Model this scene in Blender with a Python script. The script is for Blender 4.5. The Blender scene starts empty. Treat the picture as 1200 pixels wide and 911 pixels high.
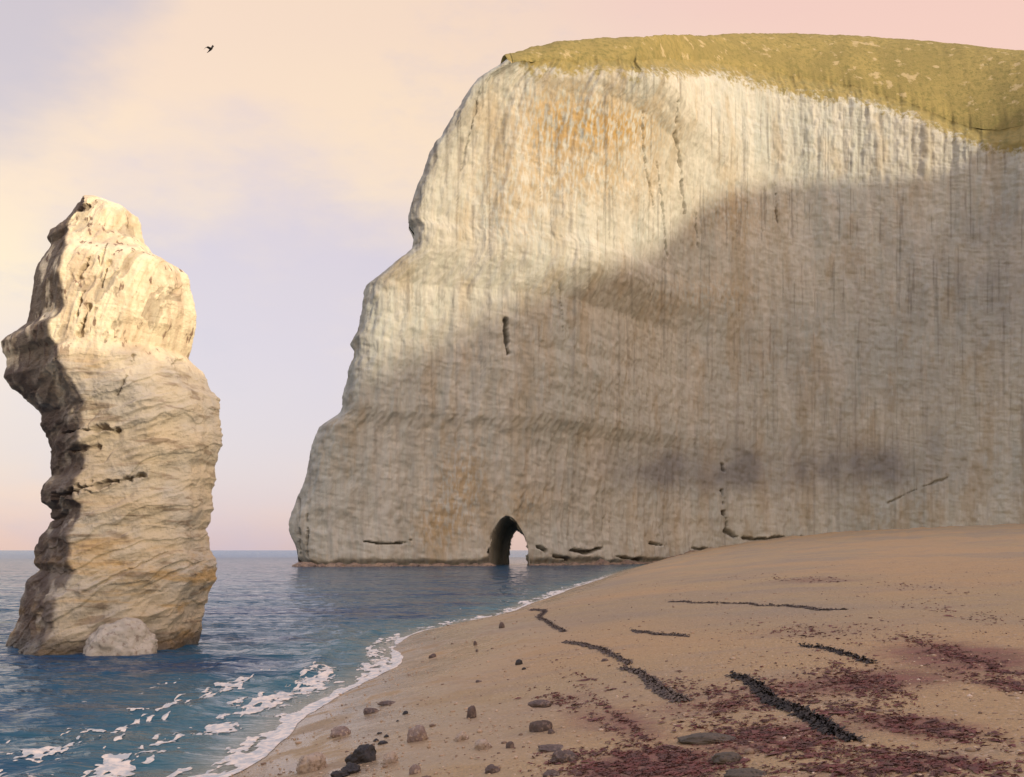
import bpy, bmesh, math, random
import numpy as np
from mathutils import Vector
random.seed(7); rng = np.random.default_rng(11)
sc = bpy.context.scene
COL = sc.collection
F = 1167.0; HZ = 645.0; CX = 600.0; EYE = 3.0      # lens in photo pixels, horizon row, eye height

# ------------------------------------------------------------------ noise
def _h(ix, iy, iz, seed):
    with np.errstate(over='ignore'):
        h = (ix.astype(np.uint32)*np.uint32(374761393) + iy.astype(np.uint32)*np.uint32(668265263)
             + iz.astype(np.uint32)*np.uint32(2147483647) + np.uint32(seed*144665 & 0xffffffff))
        h = (h ^ (h >> np.uint32(13)))*np.uint32(1274126177)
        h = h ^ (h >> np.uint32(16))
        h = h*np.uint32(2246822519); h = h ^ (h >> np.uint32(13))
    return h.astype(np.float64)/4294967295.0*2-1
def vnoise(x, y, z=0.0, seed=0):
    x, y, z = np.broadcast_arrays(np.asarray(x, float), np.asarray(y, float), np.asarray(z, float))
    ix = np.floor(x); iy = np.floor(y); iz = np.floor(z)
    fx = x-ix; fy = y-iy; fz = z-iz
    fx = fx*fx*fx*(fx*(fx*6-15)+10); fy = fy*fy*fy*(fy*(fy*6-15)+10); fz = fz*fz*(3-2*fz)
    ix = ix.astype(np.int64); iy = iy.astype(np.int64); iz = iz.astype(np.int64)
    r = 0
    for dz in (0, 1):
        wz = fz if dz else 1-fz
        if dz == 1 and not np.any(fz): break
        for dy in (0, 1):
            wy = fy if dy else 1-fy
            a = _h(ix, iy+dy, iz+dz, seed); b = _h(ix+1, iy+dy, iz+dz, seed)
            r = r + (a+(b-a)*fx)*wy*wz
    return r
def fbm(x, y, z=0.0, oct=4, seed=0, gain=0.5):
    r = 0; a = 1.0; s = 0
    x = np.asarray(x, float); y = np.asarray(y, float); z = np.asarray(z, float)
    for k in range(oct):
        r = r + a*vnoise(x+k*13.7, y+k*7.3, z+(k*5.1 if np.ndim(z) or z else 0.0), seed+k); s += a; a *= gain
        x = x*2.03; y = y*2.03; z = z*2.03
    return r/s
def ridged(x, y, z=0.0, oct=4, seed=0):
    r = 0; a = 1.0; s = 0
    x = np.asarray(x, float); y = np.asarray(y, float); z = np.asarray(z, float)
    for k in range(oct):
        r = r + a*(1-2*np.abs(vnoise(x+k*3.1, y+k*9.7, z, seed+k))); s += a; a *= .5
        x = x*2.1; y = y*2.1; z = z*2.1
    return r/s
def sstep(a, b, x):
    t = np.clip((np.asarray(x, float)-a)/(b-a), 0, 1); return t*t*(3-2*t)
def proj(x, y, z):
    return CX+np.asarray(x)/y*F, HZ-(np.asarray(z)-EYE)/y*F

# ------------------------------------------------------------------ mesh + object helpers
def mesh_from(name, verts, quads=None, tris=None, smooth=True):
    me = bpy.data.meshes.new(name)
    verts = np.asarray(verts, np.float32)
    loops = []; starts = []; tot = []; off = 0
    for fa, n in ((quads, 4), (tris, 3)):
        if fa is not None and len(fa):
            fa = np.asarray(fa, np.int32)
            loops.append(fa.ravel()); starts.append(off+np.arange(len(fa))*n); tot.append(np.full(len(fa), n)); off += fa.size
    loops = np.concatenate(loops).astype(np.int32); starts = np.concatenate(starts).astype(np.int32)
    me.vertices.add(len(verts)); me.vertices.foreach_set('co', verts.ravel())
    me.loops.add(len(loops)); me.loops.foreach_set('vertex_index', loops)
    me.polygons.add(len(starts)); me.polygons.foreach_set('loop_start', starts)
    me.update(calc_edges=True)
    me.polygons.foreach_set('use_smooth', np.full(len(starts), smooth))
    me.validate(); me.update()
    return me
def compact(verts, quads):
    quads = np.asarray(quads); used = np.unique(quads)
    m = np.full(len(verts), -1); m[used] = np.arange(len(used))
    return np.asarray(verts)[used], m[quads], used
def grid_quads(nr, nc, flip=False):
    i = np.arange(nr*nc).reshape(nr, nc)
    q = np.stack([i[:-1, :-1], i[:-1, 1:], i[1:, 1:], i[1:, :-1]], -1).reshape(-1, 4)
    return q[:, ::-1] if flip else q
def attr(me, name, vals):
    a = me.attributes.new(name, 'FLOAT', 'POINT'); a.data.foreach_set('value', np.asarray(vals, np.float32))
def link(name, me, mat, parent=None, label=None, cat=None, group=None, kind=None, loc=None):
    o = bpy.data.objects.new(name, me); COL.objects.link(o)
    if mat is not None: o.data.materials.append(mat)
    if parent: o.parent = parent
    if label: o['label'] = label
    if cat: o['category'] = cat
    if group: o['group'] = group
    if kind: o['kind'] = kind
    if loc is not None: o.location = loc
    return o

# ------------------------------------------------------------------ material helpers
class NT:
    def __init__(s, name):
        s.m = bpy.data.materials.new(name); s.m.use_nodes = True
        s.t = s.m.node_tree; s.t.nodes.clear()
        s.out = s.t.nodes.new('ShaderNodeOutputMaterial')
        s.bsdf = s.t.nodes.new('ShaderNodeBsdfPrincipled')
        s.t.links.new(s.bsdf.outputs[0], s.out.inputs[0])
        s.co = s.t.nodes.new('ShaderNodeTexCoord').outputs['Object']
    def put(s, sock, v):
        if hasattr(v, 'is_linked') or isinstance(v, bpy.types.NodeSocket): s.t.links.new(v, sock)
        else:
            if isinstance(v, tuple) and len(v) == 3 and len(sock.default_value) == 4: v = v+(1,)
            sock.default_value = v
    def noise(s, scale, det=5, rough=.55, mp=(1, 1, 1), rot=(0, 0, 0), dist=0, co=None):
        m = s.t.nodes.new('ShaderNodeMapping'); m.vector_type = 'POINT'
        s.put(m.inputs[0], co or s.co); m.inputs['Scale'].default_value = mp; m.inputs['Rotation'].default_value = rot
        n = s.t.nodes.new('ShaderNodeTexNoise'); s.put(n.inputs['Vector'], m.outputs[0])
        n.inputs['Scale'].default_value = scale; n.inputs['Detail'].default_value = det
        n.inputs['Roughness'].default_value = rough; n.inputs['Distortion'].default_value = dist
        return n.outputs['Fac']
    def voro(s, scale, mp=(1, 1, 1), feat='F1'):
        m = s.t.nodes.new('ShaderNodeMapping'); s.put(m.inputs[0], s.co); m.inputs['Scale'].default_value = mp
        n = s.t.nodes.new('ShaderNodeTexVoronoi'); n.feature = feat; s.put(n.inputs['Vector'], m.outputs[0])
        n.inputs['Scale'].default_value = scale
        return n
    def ramp(s, v, a, b, lo=0.0, hi=1.0):
        n = s.t.nodes.new('ShaderNodeMapRange'); n.interpolation_type = 'SMOOTHSTEP'
        s.put(n.inputs[0], v); n.inputs[1].default_value = a; n.inputs[2].default_value = b
        n.inputs[3].default_value = lo; n.inputs[4].default_value = hi
        return n.outputs[0]
    def math(s, op, a, b=0.0, c=None):
        n = s.t.nodes.new('ShaderNodeMath'); n.operation = op; s.put(n.inputs[0], a); s.put(n.inputs[1], b)
        if c is not None: s.put(n.inputs[2], c)
        return n.outputs[0]
    def mix(s, f, a, b, mode='MIX'):
        n = s.t.nodes.new('ShaderNodeMix'); n.data_type = 'RGBA'; n.blend_type = mode
        s.put(n.inputs[0], f); s.put(n.inputs[6], a); s.put(n.inputs[7], b)
        return n.outputs[2]
    def attr(s, name):
        n = s.t.nodes.new('ShaderNodeAttribute'); n.attribute_name = name; return n.outputs['Fac']
    def bump(s, h, strength, dist, nrm=None):
        n = s.t.nodes.new('ShaderNodeBump'); s.put(n.inputs['Height'], h)
        n.inputs['Strength'].default_value = strength; n.inputs['Distance'].default_value = dist
        if nrm is not None: s.put(n.inputs['Normal'], nrm)
        return n.outputs[0]
    def done(s, color, rough=.85, nrm=None, spec=.3):
        s.put(s.bsdf.inputs['Base Color'], color); s.put(s.bsdf.inputs['Roughness'], rough)
        s.bsdf.inputs['Specular IOR Level'].default_value = spec
        if nrm is not None: s.put(s.bsdf.inputs['Normal'], nrm)
        return s.m

# ------------------------------------------------------------------ materials
def m_chalk():
    n = NT('chalk')
    st = n.noise(.9, 6, .6, (1, 1, .045)); st2 = n.noise(3.2, 5, .6, (1, 1, .06)); st3 = n.noise(.28, 4, .6, (1, 1, .12))
    bl = n.noise(.045, 5, .6)
    c = n.mix(n.ramp(bl, .35, .65), (.55, .54, .44), (.48, .50, .43))
    c = n.mix(n.math('MULTIPLY', n.ramp(st, .42, .62), .40), c, (.42, .39, .32))
    c = n.mix(n.math('MULTIPLY', n.ramp(st2, .50, .68), .38), c, (.38, .35, .28))
    c = n.mix(n.math('MULTIPLY', n.ramp(st3, .48, .62), .34), c, (.70, .66, .54))
    c = n.mix(n.math('MULTIPLY', n.ramp(n.noise(.16, 4, .6, (1, 1, .3)), .52, .64), .40), c, (.42, .33, .19))
    fl = n.noise(1.5, 3, .5, (1, 1, .35))
    c = n.mix(n.math('MULTIPLY', n.ramp(n.noise(1.0, 6, .7, (.05, .05, .75)), .57, .63), n.ramp(n.noise(.11, 4, .6), .48, .62, 0, .22)), c, (.27, .245, .20))
    c = n.mix(n.math('MULTIPLY', n.attr('ochre'), n.ramp(fl, .36, .6)), c, (.46, .31, .12))
    c = n.mix(n.math('MULTIPLY', n.attr('damp_shade'), .75), c, (.20, .20, .20))
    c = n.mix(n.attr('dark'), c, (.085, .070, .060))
    tf = n.ramp(n.math('ADD', n.attr('turf'), n.math('MULTIPLY', n.math('SUBTRACT', n.noise(.7, 6, .7), .5), 1.7)), .30, .74)
    g = n.mix(n.ramp(n.noise(.5, 5), .4, .62), (.32, .26, .10), (.25, .215, .085))
    c = n.mix(tf, c, g)
    b = n.bump(n.math('ADD', n.noise(2.2, 8, .65, (1, 1, .2)), n.math('MULTIPLY', n.noise(.9, 9, .7), 1.0)), .45, .40)
    return n.done(c, .9, b, .15)
def m_turf():
    n = NT('turf')
    a = n.noise(.10, 6, .62); b_ = n.noise(.9, 6, .7, (1, 1, 1))
    c = n.mix(n.ramp(a, .38, .62), (.32, .26, .095), (.26, .215, .08))
    c = n.mix(n.ramp(b_, .45, .65), c, (.21, .185, .065))
    c = n.mix(n.math('MULTIPLY', n.ramp(n.noise(.3, 5, .6), .58, .66), .6), c, (.55, .44, .25))
    return n.done(c, .95, n.bump(n.noise(1.6, 8, .7), .5, .5), .1)
def m_stack():
    n = NT('stack_rock')
    # bedding tilts up to the right
    bed = n.noise(1.0, 7, .62, (.22, .3, 1.15), (0, math.radians(24), 0), .4)
    bed2 = n.noise(2.7, 6, .6, (.2, .3, 1.3), (0, math.radians(20), 0), .3)
    ver = n.noise(1.7, 6, .62, (1.2, 1, .2), (0, math.radians(-14), 0), .2)
    up = n.attr('upper')
    c = n.mix(n.ramp(n.noise(.6, 6, .6), .35, .65), (.50, .435, .32), (.43, .40, .34))
    c = n.mix(n.math('MULTIPLY', n.ramp(bed, .46, .60), n.attr('ochre')), c, (.46, .33, .17))
    c = n.mix(n.math('MULTIPLY', n.ramp(bed2, .53, .64), n.math('SUBTRACT', .6, n.math('MULTIPLY', up, .5))), c, (.17, .12, .075))
    c = n.mix(up, c, n.mix(n.ramp(ver, .42, .62), (.86, .76, .52), (.66, .54, .36)))
    c = n.mix(n.math('MULTIPLY', up, n.ramp(n.noise(4.2, 4, .5, (1, 1, .35), (0, math.radians(-14), 0)), .61, .67)), c, (.26, .18, .12))
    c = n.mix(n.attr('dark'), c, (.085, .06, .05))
    c = n.mix(n.attr('wet'), c, (.05, .045, .04))
    h = n.math('ADD', n.noise(1.6, 10, .68), n.math('MULTIPLY', bed2, .7))
    return n.done(c, n.ramp(n.attr('wet'), 0, 1, .85, .3), n.bump(h, .9, .14), .25)
def m_rock(name, a, b, d, rough=.8, sc_=1.):
    n = NT(name)
    c = n.mix(n.ramp(n.noise(5*sc_, 6, .6), .38, .62), a, b)
    c = n.mix(n.ramp(n.noise(14*sc_, 6, .7), .52, .62), c, d)
    return n.done(c, rough, n.bump(n.noise(22*sc_, 8, .7), .7, .03/sc_), .35)
def m_beach():
    n = NT('beach_sand')
    lay = n.noise(.22, 5, .6, (.5, 1.0, 1))
    c = n.mix(n.ramp(lay, .36, .64), (.405, .30, .155), (.33, .26, .165))
    c = n.mix(n.ramp(n.noise(.07, 4, .5), .42, .62), c, (.44, .30, .15))
    c = n.mix(n.math('MULTIPLY', n.ramp(n.noise(1.3, 6, .65, (.35, 1, 1), (0, 0, .35)), .5, .66), .5), c, (.33, .25, .165))
    pv = n.voro(28); pc = pv.outputs['Color']
    sep = n.t.nodes.new('ShaderNodeSeparateColor'); n.put(sep.inputs[0], pc)
    c = n.mix(n.math('MULTIPLY', n.ramp(sep.outputs[0], .2, 1.), .22), c, (.20, .145, .10))
    c = n.mix(n.ramp(sep.outputs[1], .90, .95, 0, .25), c, (.66, .53, .40))
    wd = n.ramp(n.math('ADD', n.attr('weed'), n.math('MULTIPLY', n.math('SUBTRACT', n.noise(9, 7, .75, (.5, 1, 1)), .5), 1.0)), .15, .85, 0, .85)
    c = n.mix(wd, c, n.mix(n.ramp(n.noise(2.5, 4), .4, .6), (.21, .085, .07), (.17, .085, .06)))
    wet = n.math('MULTIPLY', n.attr('wet'), n.ramp(n.noise(.9, 4, .55, (1, 1, 1)), .30, .52))
    c = n.mix(n.math('MULTIPLY', wet, .32), c, (.17, .115, .075))
    far = n.ramp(n.attr('range'), 20, 120, 1, 0)
    h = n.math('ADD', n.math('MULTIPLY', pv.outputs['Distance'], -1.0), n.math('MULTIPLY', n.noise(60, 4, .7), .5))
    b = n.bump(n.noise(.8, 7, .6, (.5, 1, 1)), .35, .25)
    bn = n.t.nodes.new('ShaderNodeBump'); n.put(bn.inputs['Height'], h); bn.inputs['Distance'].default_value = .02
    n.put(bn.inputs['Strength'], n.math('MULTIPLY', n.math('SUBTRACT', 1.0, n.math('MULTIPLY', wet, .86)), far)); n.put(bn.inputs['Normal'], b)
    return n.done(c, n.ramp(wet, 0, 1, .9, .16), bn.outputs[0], .4)
def m_sea():
    n = NT('sea_water')
    d = n.attr('depth')      # 0 at the edge, 1 deep
    c = n.mix(n.ramp(d, 0, .12), (.24, .26, .21), (.05, .14, .175))
    c = n.mix(n.ramp(d, .1, .5), c, (.016, .075, .13))
    pat = n.ramp(n.noise(.14, 5, .6, (.28, 1, 1)), .45, .62)
    c = n.mix(n.math('MULTIPLY', n.ramp(d, .08, .3), pat), c, (.010, .045, .11))
    c = n.mix(n.ramp(d, .9, 1.0), c, (.07, .15, .25))
    r = n.attr('range')
    near = n.bump(n.noise(2.4, 6, .62, (.45, 1, 1), (0, 0, .12)), .7, .18)
    mid = n.bump(n.noise(.55, 5, .6, (.3, 1, 1), (0, 0, .05)), .9, .8, near)
    fine = n.bump(n.noise(9, 3, .5, (.6, 1, 1)), .12, .02, mid)
    m = n.done(c, n.ramp(r, 30, 500, .05, .22), fine, .4)
    n.bsdf.inputs['IOR'].default_value = 1.25
    return m
def m_foam():
    n = NT('sea_foam')
    c = n.mix(n.ramp(n.noise(5, 7, .7), .38, .62), (.86, .77, .64), (.46, .50, .49))
    m = n.done(c, .7, n.bump(n.noise(30, 5, .7), .6, .02), .3)
    return m
def m_weed(name, a, b):
    n = NT(name)
    return n.done(n.mix(n.ramp(n.noise(6, 4), .4, .6), a, b), .75, n.bump(n.noise(40, 4), .5, .01), .4)
def m_pebble():
    n = NT('pebble_stone'); v = n.attr('tone')
    c = n.mix(n.ramp(v, 0, .5), (.16, .11, .08), (.40, .29, .19)); c = n.mix(n.ramp(v, .5, 1), c, (.62, .50, .38))
    return n.done(c, .7, None, .35)
CHALK = m_chalk(); TURF = m_turf(); STACK = m_stack(); BEACH = m_beach(); SEA = m_sea(); FOAM = m_foam(); PEB = m_pebble()
PALE = m_rock('pale_rock', (.42, .34, .26), (.33, .26, .20), (.20, .15, .11))
PURP = m_rock('purple_rock', (.25, .19, .155), (.19, .14, .12), (.42, .33, .25))
DARKR = m_rock('dark_rock', (.13, .095, .08), (.085, .065, .058), (.20, .15, .12))
OLIVE = m_rock('olive_rock', (.085, .07, .05), (.12, .095, .07), (.05, .042, .034), .6)
BLACK = m_rock('black_rock', (.022, .02, .02), (.035, .03, .028), (.012, .011, .011), .5)
WEEDR = m_weed('maroon_weed', (.17, .062, .05), (.10, .048, .038)); WEEDB = m_weed('black_weed', (.020, .017, .014), (.045, .036, .028))
WEEDG = m_weed('grey_brown_weed', (.13, .10, .075), (.08, .062, .05))

# ------------------------------------------------------------------ shoreline and beach height
SHORE = np.array([(-70, -260), (-34, -90), (-14, -24), (-7.2, -4), (-4.9, 6), (-3.9, 12.6), (-3.75, 15), (-3.9, 18.5), (-3.5, 22), (-3.15, 26.5),
                  (-3.75, 31), (-3.4, 36), (-1.6, 42), (-.2, 48), (.9, 55), (2.4, 64), (5.0, 80), (8.8, 101), (14.5, 135), (22.2, 176), (30, 215), (36, 240), (46, 300)], float)
def catmull(P, n):
    P = np.asarray(P, float); out = []
    Q = np.vstack([2*P[0]-P[1], P, 2*P[-1]-P[-2]])
    for i in range(1, len(Q)-2):
        p0, p1, p2, p3 = Q[i-1:i+3]
        t = np.linspace(0, 1, n, endpoint=False)[:, None]
        out.append(.5*((2*p1)+(-p0+p2)*t+(2*p0-5*p1+4*p2-p3)*t*t+(-p0+3*p1-3*p2+p3)*t**3))
    out.append(P[-1:]); return np.vstack(out)
SH = catmull(SHORE, 8)
SHT = np.concatenate([[0], np.cumsum(np.hypot(*np.diff(SH, axis=0).T))])
TAB = None
def shore_d(x, y):
    """signed distance to the water's edge (land positive); a fine table near the viewer, exact beyond"""
    global TAB
    x = np.asarray(x, float); y = np.asarray(y, float)
    if x.size < 3000: return shore_exact(x, y)
    if TAB is None:
        gx = np.arange(-16, 40, .1); gy = np.arange(0, 112, .1); X, Y = np.meshgrid(gx, gy, indexing='ij'); TAB = shore_exact(X, Y)
    m = (x > -15.9) & (x < 39.8) & (y > .1) & (y < 111.8)
    out = np.empty(x.shape)
    u = (x[m]+16)/.1; v = y[m]/.1; i = u.astype(int); j = v.astype(int); u = u-i; v = v-j
    out[m] = (TAB[i, j]*(1-u)+TAB[i+1, j]*u)*(1-v)+(TAB[i, j+1]*(1-u)+TAB[i+1, j+1]*u)*v
    out[~m] = shore_exact(x[~m], y[~m]); return out
def shore_exact(x, y):
    sh = x.shape; x = x.ravel(); y = y.ravel()
    best = np.full(x.shape, 1e18)
    for i in range(len(SH)-1):
        a = SH[i]; e = SH[i+1]-a; L = e@e
        t = np.clip(((x-a[0])*e[0]+(y-a[1])*e[1])/L, 0, 1)
        best = np.minimum(best, (x-a[0]-t*e[0])**2+(y-a[1]-t*e[1])**2)
    s = np.where(x > np.interp(y, SH[:, 1], SH[:, 0]), 1, -1)
    return (np.sqrt(best)*s).reshape(sh)
def ground(x, y, d=None):
    x = np.asarray(x, float); y = np.asarray(y, float)
    if d is None: d = shore_d(x, y)
    d = d + .22*fbm(x*.55, y*.55, oct=3, seed=5)*np.exp(-np.abs(d)/6)
    zn = 1.95*(1-np.exp(-np.maximum(d, 0)/7.5))
    zf = 8.4*(1-np.exp(-np.maximum(d, 0)/26))
    w = np.clip((np.hypot(x, y)-22)/190, 0, 1)
    z = zn*(1-w)+zf*w
    r = np.hypot(x, y)
    z = z + sstep(.5, 8, d)*(.06*fbm(x*.25, y*.25, oct=3, seed=9)+.035*fbm(x*.5, y*1.6, oct=3, seed=12))*(1+r/40)
    z = z + sstep(.2, 3, d)*.012*fbm(x*3, y*4.5, oct=3, seed=21)
    z = np.where(d < 0, np.maximum(d*.17, -2.2), z)
    return z
def at(px, py):
    """where the line of sight through a photo pixel meets the beach"""
    u = (px-CX)/F; v = (HZ-py)/F
    ys = np.concatenate([np.arange(4, 40, .05), np.arange(40, 230, .3)])
    diff = ground(u*ys, ys)-(EYE+v*ys)
    k = np.argmax(diff > 0)
    if diff[k] <= 0: k = len(ys)-1
    y = ys[k]; return Vector((u*y, y, float(ground(np.array([u*y]), np.array([y]))[0])))

# ------------------------------------------------------------------ polar sheets
def angles(fine, lim):
    a = np.arange(-lim, lim+1e-6, fine)
    l = np.linspace(-180, -lim, 60)[:-1]; r = np.linspace(lim, 180, 60)[1:]
    return np.radians(np.concatenate([l, a, r]))
def wave(x, y, d):
    r = np.hypot(x, y)
    off = -d
    amp = np.exp(-r/140)
    w = amp*2.9*(.045*fbm(x*.16, y*.75, oct=2, seed=31)+.030*fbm(x*.5+.3*y, y*1.9, oct=3, seed=33)+.02*fbm(x*1.4, y*3.4, oct=2, seed=35))
    w = w*sstep(0, 1.5, off)
    ph = off+1.1*fbm(x*.12, y*.12, oct=2, seed=41)
    env = sstep(.1, .8, off)*(1-sstep(5, 11, off))*(.55+.6*fbm(x*.2+9, y*.2, oct=2, seed=44))
    w = w + .12*env*np.clip(np.cos(ph*2*np.pi/2.3), -.3, 1)**2*np.exp(-r/90)
    return w
def build_sea():
    ang = angles(.085, 39)
    rr = np.concatenate([[3, 6, 9], np.geomspace(11, 400, 760), np.geomspace(410, 30000, 60)])
    R, A = np.meshgrid(rr, ang, indexing='ij')
    x = R*np.sin(A); y = R*np.cos(A)
    d = np.where(R < 420, shore_d(x, y), -500.)
    fineA = (np.abs(A) < np.radians(39))
    z = np.where((R < 400) & fineA, wave(x, y, d), 0)
    v = np.stack([x, y, z], -1).reshape(-1, 3)
    q = grid_quads(*R.shape)
    keep = (d.reshape(-1)[q].min(1) < 3.0)
    v2, q2, used = compact(v, q[keep])
    me = mesh_from('sea', v2, quads=q2[:, ::-1])
    dd = d.reshape(-1)[used]
    dep = np.clip(1-np.exp(dd/9.), 0, 1)*.9; dep = np.where(dd > 0, 0, dep)+.1*sstep(60, 400, -dd)
    attr(me, 'depth', dep); attr(me, 'range', R.reshape(-1)[used])
    o = link('sea', me, SEA, kind='structure', label='calm blue green sea running out to a level horizon', cat='sea')
    return o
WEED = [  # px, py, half length, half width, slope (px down per px right), density
 (1125, 768, 85, 9, .33, 1.0), (1165, 800, 55, 6, .22, .9), (1010, 800, 60, 17, .22, .95), (1060, 848, 110, 10, .20, .95),
 (1075, 892, 100, 10, .10, .9), (755, 897, 95, 17, .02, 1.3), (700, 845, 60, 6, .55, .6), (735, 848, 55, 5, .75, .7), (850, 826, 62, 17, .15, .55),
 (905, 866, 85, 20, .16, .8), (660, 822, 40, 7, .1, .5), (950, 741, 90, 8, .07, .35), (955, 680, 80, 3, .04, .5), (1130, 720, 75, 6, .16, .25),
 (930, 815, 60, 16, .2, .45), (690, 797, 60, 4, .5, .25), (1090, 690, 60, 4, .1, .2), (1000, 905, 130, 8, .03, .5), (820, 808, 70, 10, .2, .35)]
def weed_world():
    out = []
    for px, py, a, b, m, dn in WEED:
        p = at(px, py); q = at(px+a, min(py+a*m, 960)); c = at(px, py+b)
        out.append((p.x, p.y, q.x-p.x, q.y-p.y, 1.35*max(abs(p.y-c.y), .12), dn))
    return out
def build_beach():
    ang = angles(.11, 38)
    rr = np.concatenate([[.5, 1.5, 3], np.geomspace(4.2, 330, 620)])
    R, A = np.meshgrid(rr, ang, indexing='ij')
    x = R*np.sin(A); y = R*np.cos(A); d = shore_d(x, y)
    z = ground(x, y, d)
    v = np.stack([x, y, z], -1).reshape(-1, 3); q = grid_quads(*R.shape)
    keep = (d.reshape(-1)[q].max(1) > -14) & (x.reshape(-1)[q].max(1) < 320)
    v2, q2, used = compact(v, q[keep])
    me = mesh_from('beach', v2, quads=q2[:, ::-1])
    X, Y = v2[:, 0], v2[:, 1]; dd = d.reshape(-1)[used]
    wm = np.zeros(len(X))
    for cx, cy, ax, ay, b, dn in weed_world():
        L = math.hypot(ax, ay); ux, uy = ax/L, ay/L
        s = (X-cx)*ux+(Y-cy)*uy; t = -(X-cx)*uy+(Y-cy)*ux
        wm = np.maximum(wm, dn*np.exp(-(s/L)**2*1.3-(t/b)**2*.9))
    attr(me, 'weed', np.clip(wm, 0, 1.2)); attr(me, 'range', R.reshape(-1)[used])
    wet = (1-sstep(.7, 6.5, dd+.9*fbm(X*.3, Y*.3, oct=3, seed=61)))
    attr(me, 'wet', np.clip(wet, 0, 1))
    return link('beach', me, BEACH, kind='structure', label='brown sand and shingle beach rising to the cliff foot', cat='beach')
def build_foam():
    """lacy surf lying on the water along the shore"""
    ts = []; t = SHT[np.searchsorted(SH[:, 1], 9.5)]
    while t < SHT[-1]-90:
        ts.append(t); yy = np.interp(t, SHT, SH[:, 1]); t += .035*max(yy, 10)/14
    ts = np.array(ts); ds = np.arange(-8.5, .75, .022)
    T, D = np.meshgrid(ts, ds, indexing='ij')
    px = np.interp(ts, SHT, SH[:, 0]); py = np.interp(ts, SHT, SH[:, 1])
    k = np.ones(25)/25
    tx = np.gradient(px); ty = np.gradient(py)
    tx = np.convolve(np.pad(tx, 12, 'edge'), k, 'valid'); ty = np.convolve(np.pad(ty, 12, 'edge'), k, 'valid')
    L = np.hypot(tx, ty); nx = ty/L; ny = -tx/L            # towards the land
    def fld(T, D):
        o = -D; Y = np.interp(T, SHT, SH[:, 1])
        near = 1-sstep(20, 31, Y)
        n1 = fbm(T*.42, D*1.7+.35*T, oct=3, seed=71); n2 = fbm(T*2.2, D*6, oct=3, seed=75); 
        ph = o+1.1*fbm(T*.10, D*.1, oct=2, seed=41)
        bands = np.cos((ph-.1)*2*np.pi/1.55)
        f = .45*bands+.9*n1+1.1*n2+.5*fbm(T*6, D*14, oct=2, seed=78) - .84 - .45*sstep(2.6, 5, o)
        f = f + .55*np.exp(-((o-.6)/1.0)**2) + .12*np.exp(-((o-2.6)/1.2)**2) - .10*np.maximum(o-1.8, 0) - .9*(1-near)*sstep(.5, 1.2, o)
        f = f + .25*near*np.exp(-((o-2.)/2.0)**2)
        edge = 1.0-np.abs(o+.12+.22*fbm(T*.5, 0*T, oct=3, seed=81))/(.20+.14*near) + .5*n2+.25*n1     # swash line
        f = np.where(edge > 0, np.maximum(f, edge*.8), f)
        f = f - 3*sstep(.1, .45, D-.15*n1) - sstep(85, 150, Y)
        return f
    f = fld(T, D)
    gT = np.gradient(f, axis=0)/np.gradient(ts)[:, None]; gD = np.gradient(f, axis=1)/.022
    cell = np.gradient(ts)[:, None]
    out = f < 0
    # pull the outer vertices back onto the edge of the foam
    mag = (gT*cell)**2+(gD*.022)**2+1e-9
    sT = np.clip(-f*gT*cell*cell/mag, -1.0*cell, 1.0*cell); sD = np.clip(-f*gD*.022**2/mag, -.022, .022)
    T2 = np.where(out, T+sT, T); D2 = np.where(out, D+sD, D)
    bx = np.interp(T2, ts, px)+np.interp(T2, ts, nx)*D2; by = np.interp(T2, ts, py)+np.interp(T2, ts, ny)*D2
    sd = shore_d(bx, by)
    base = np.maximum(wave(bx, by, sd), ground(bx, by, sd))
    z = base+.006+np.where(out, 0, .018*np.sqrt(np.clip(f*1.6, 0, 1))*(1+.6*fbm(bx*9, by*9, oct=2, seed=88)))
    v = np.stack([bx, by, z], -1).reshape(-1, 3); q = grid_quads(*T.shape)
    keep = (f.reshape(-1)[q] > 0).sum(1) >= 1
    v2, q2, _ = compact(v, q[keep])
    me = mesh_from('sea_foam', v2, quads=q2)
    return link('sea_foam', me, FOAM, kind='stuff', label='cream white surf foam washing along the edge of the beach', cat='foam')

# ------------------------------------------------------------------ the headland
TIP = np.array([(672, 354), (661, 352), (645, 350), (636, 347), (626, 343), (612, 342), (600, 345), (594, 348), (575, 355), (560, 361), (545, 364), (520, 369), (503, 377),
 (495, 388), (487, 400), (478, 405), (468, 404), (452, 409), (440, 411), (425, 417), (414, 418), (404, 415), (392, 421), (370, 427), (352, 430),
 (340, 431), (334, 440), (327, 450), (316, 464), (306, 478), (296, 487), (284, 490), (275, 489), (268, 481), (260, 481), (248, 485), (230, 490), (210, 499), (185, 509),
 (165, 521), (145, 533), (128, 543), (112, 553), (100, 562), (95, 570), (88, 582), (80, 592), (75, 599), (68, 606), (60, 614)], float)   # row, column of the seaward outline
NOSE_Y = 193.
def tip_x(z):
    zz = EYE+(HZ-TIP[:, 0])/F*NOSE_Y; xx = (TIP[:, 1]-CX)/F*NOSE_Y
    return np.interp(z, zz, xx)
FRONT = [(-41.3, 193), (-40.6, 189), (-38, 186), (-33, 185.5), (-24, 187.5), (-10, 192), (2, 196), (16, 207), (31, 222), (46, 233), (62, 238), (86, 238), (112, 230), (136, 208), (152, 178), (160, 140),
         (163, 100), (166, 50), (172, -10), (182, -80), (195, -160), (205, -240), (212, -320)]
BACK = [(-41.3, 193), (-40.9, 198), (-38.5, 204), (-34, 209), (-24, 212), (-10, 216), (4, 221), (16, 233), (30, 250), (46, 268), (66, 285), (92, 296), (130, 296), (175, 275), (205, 230), (225, 170), (235, 110), (240, 50), (246, -10), (256, -80), (270, -160), (285, -240), (295, -320)]
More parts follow.
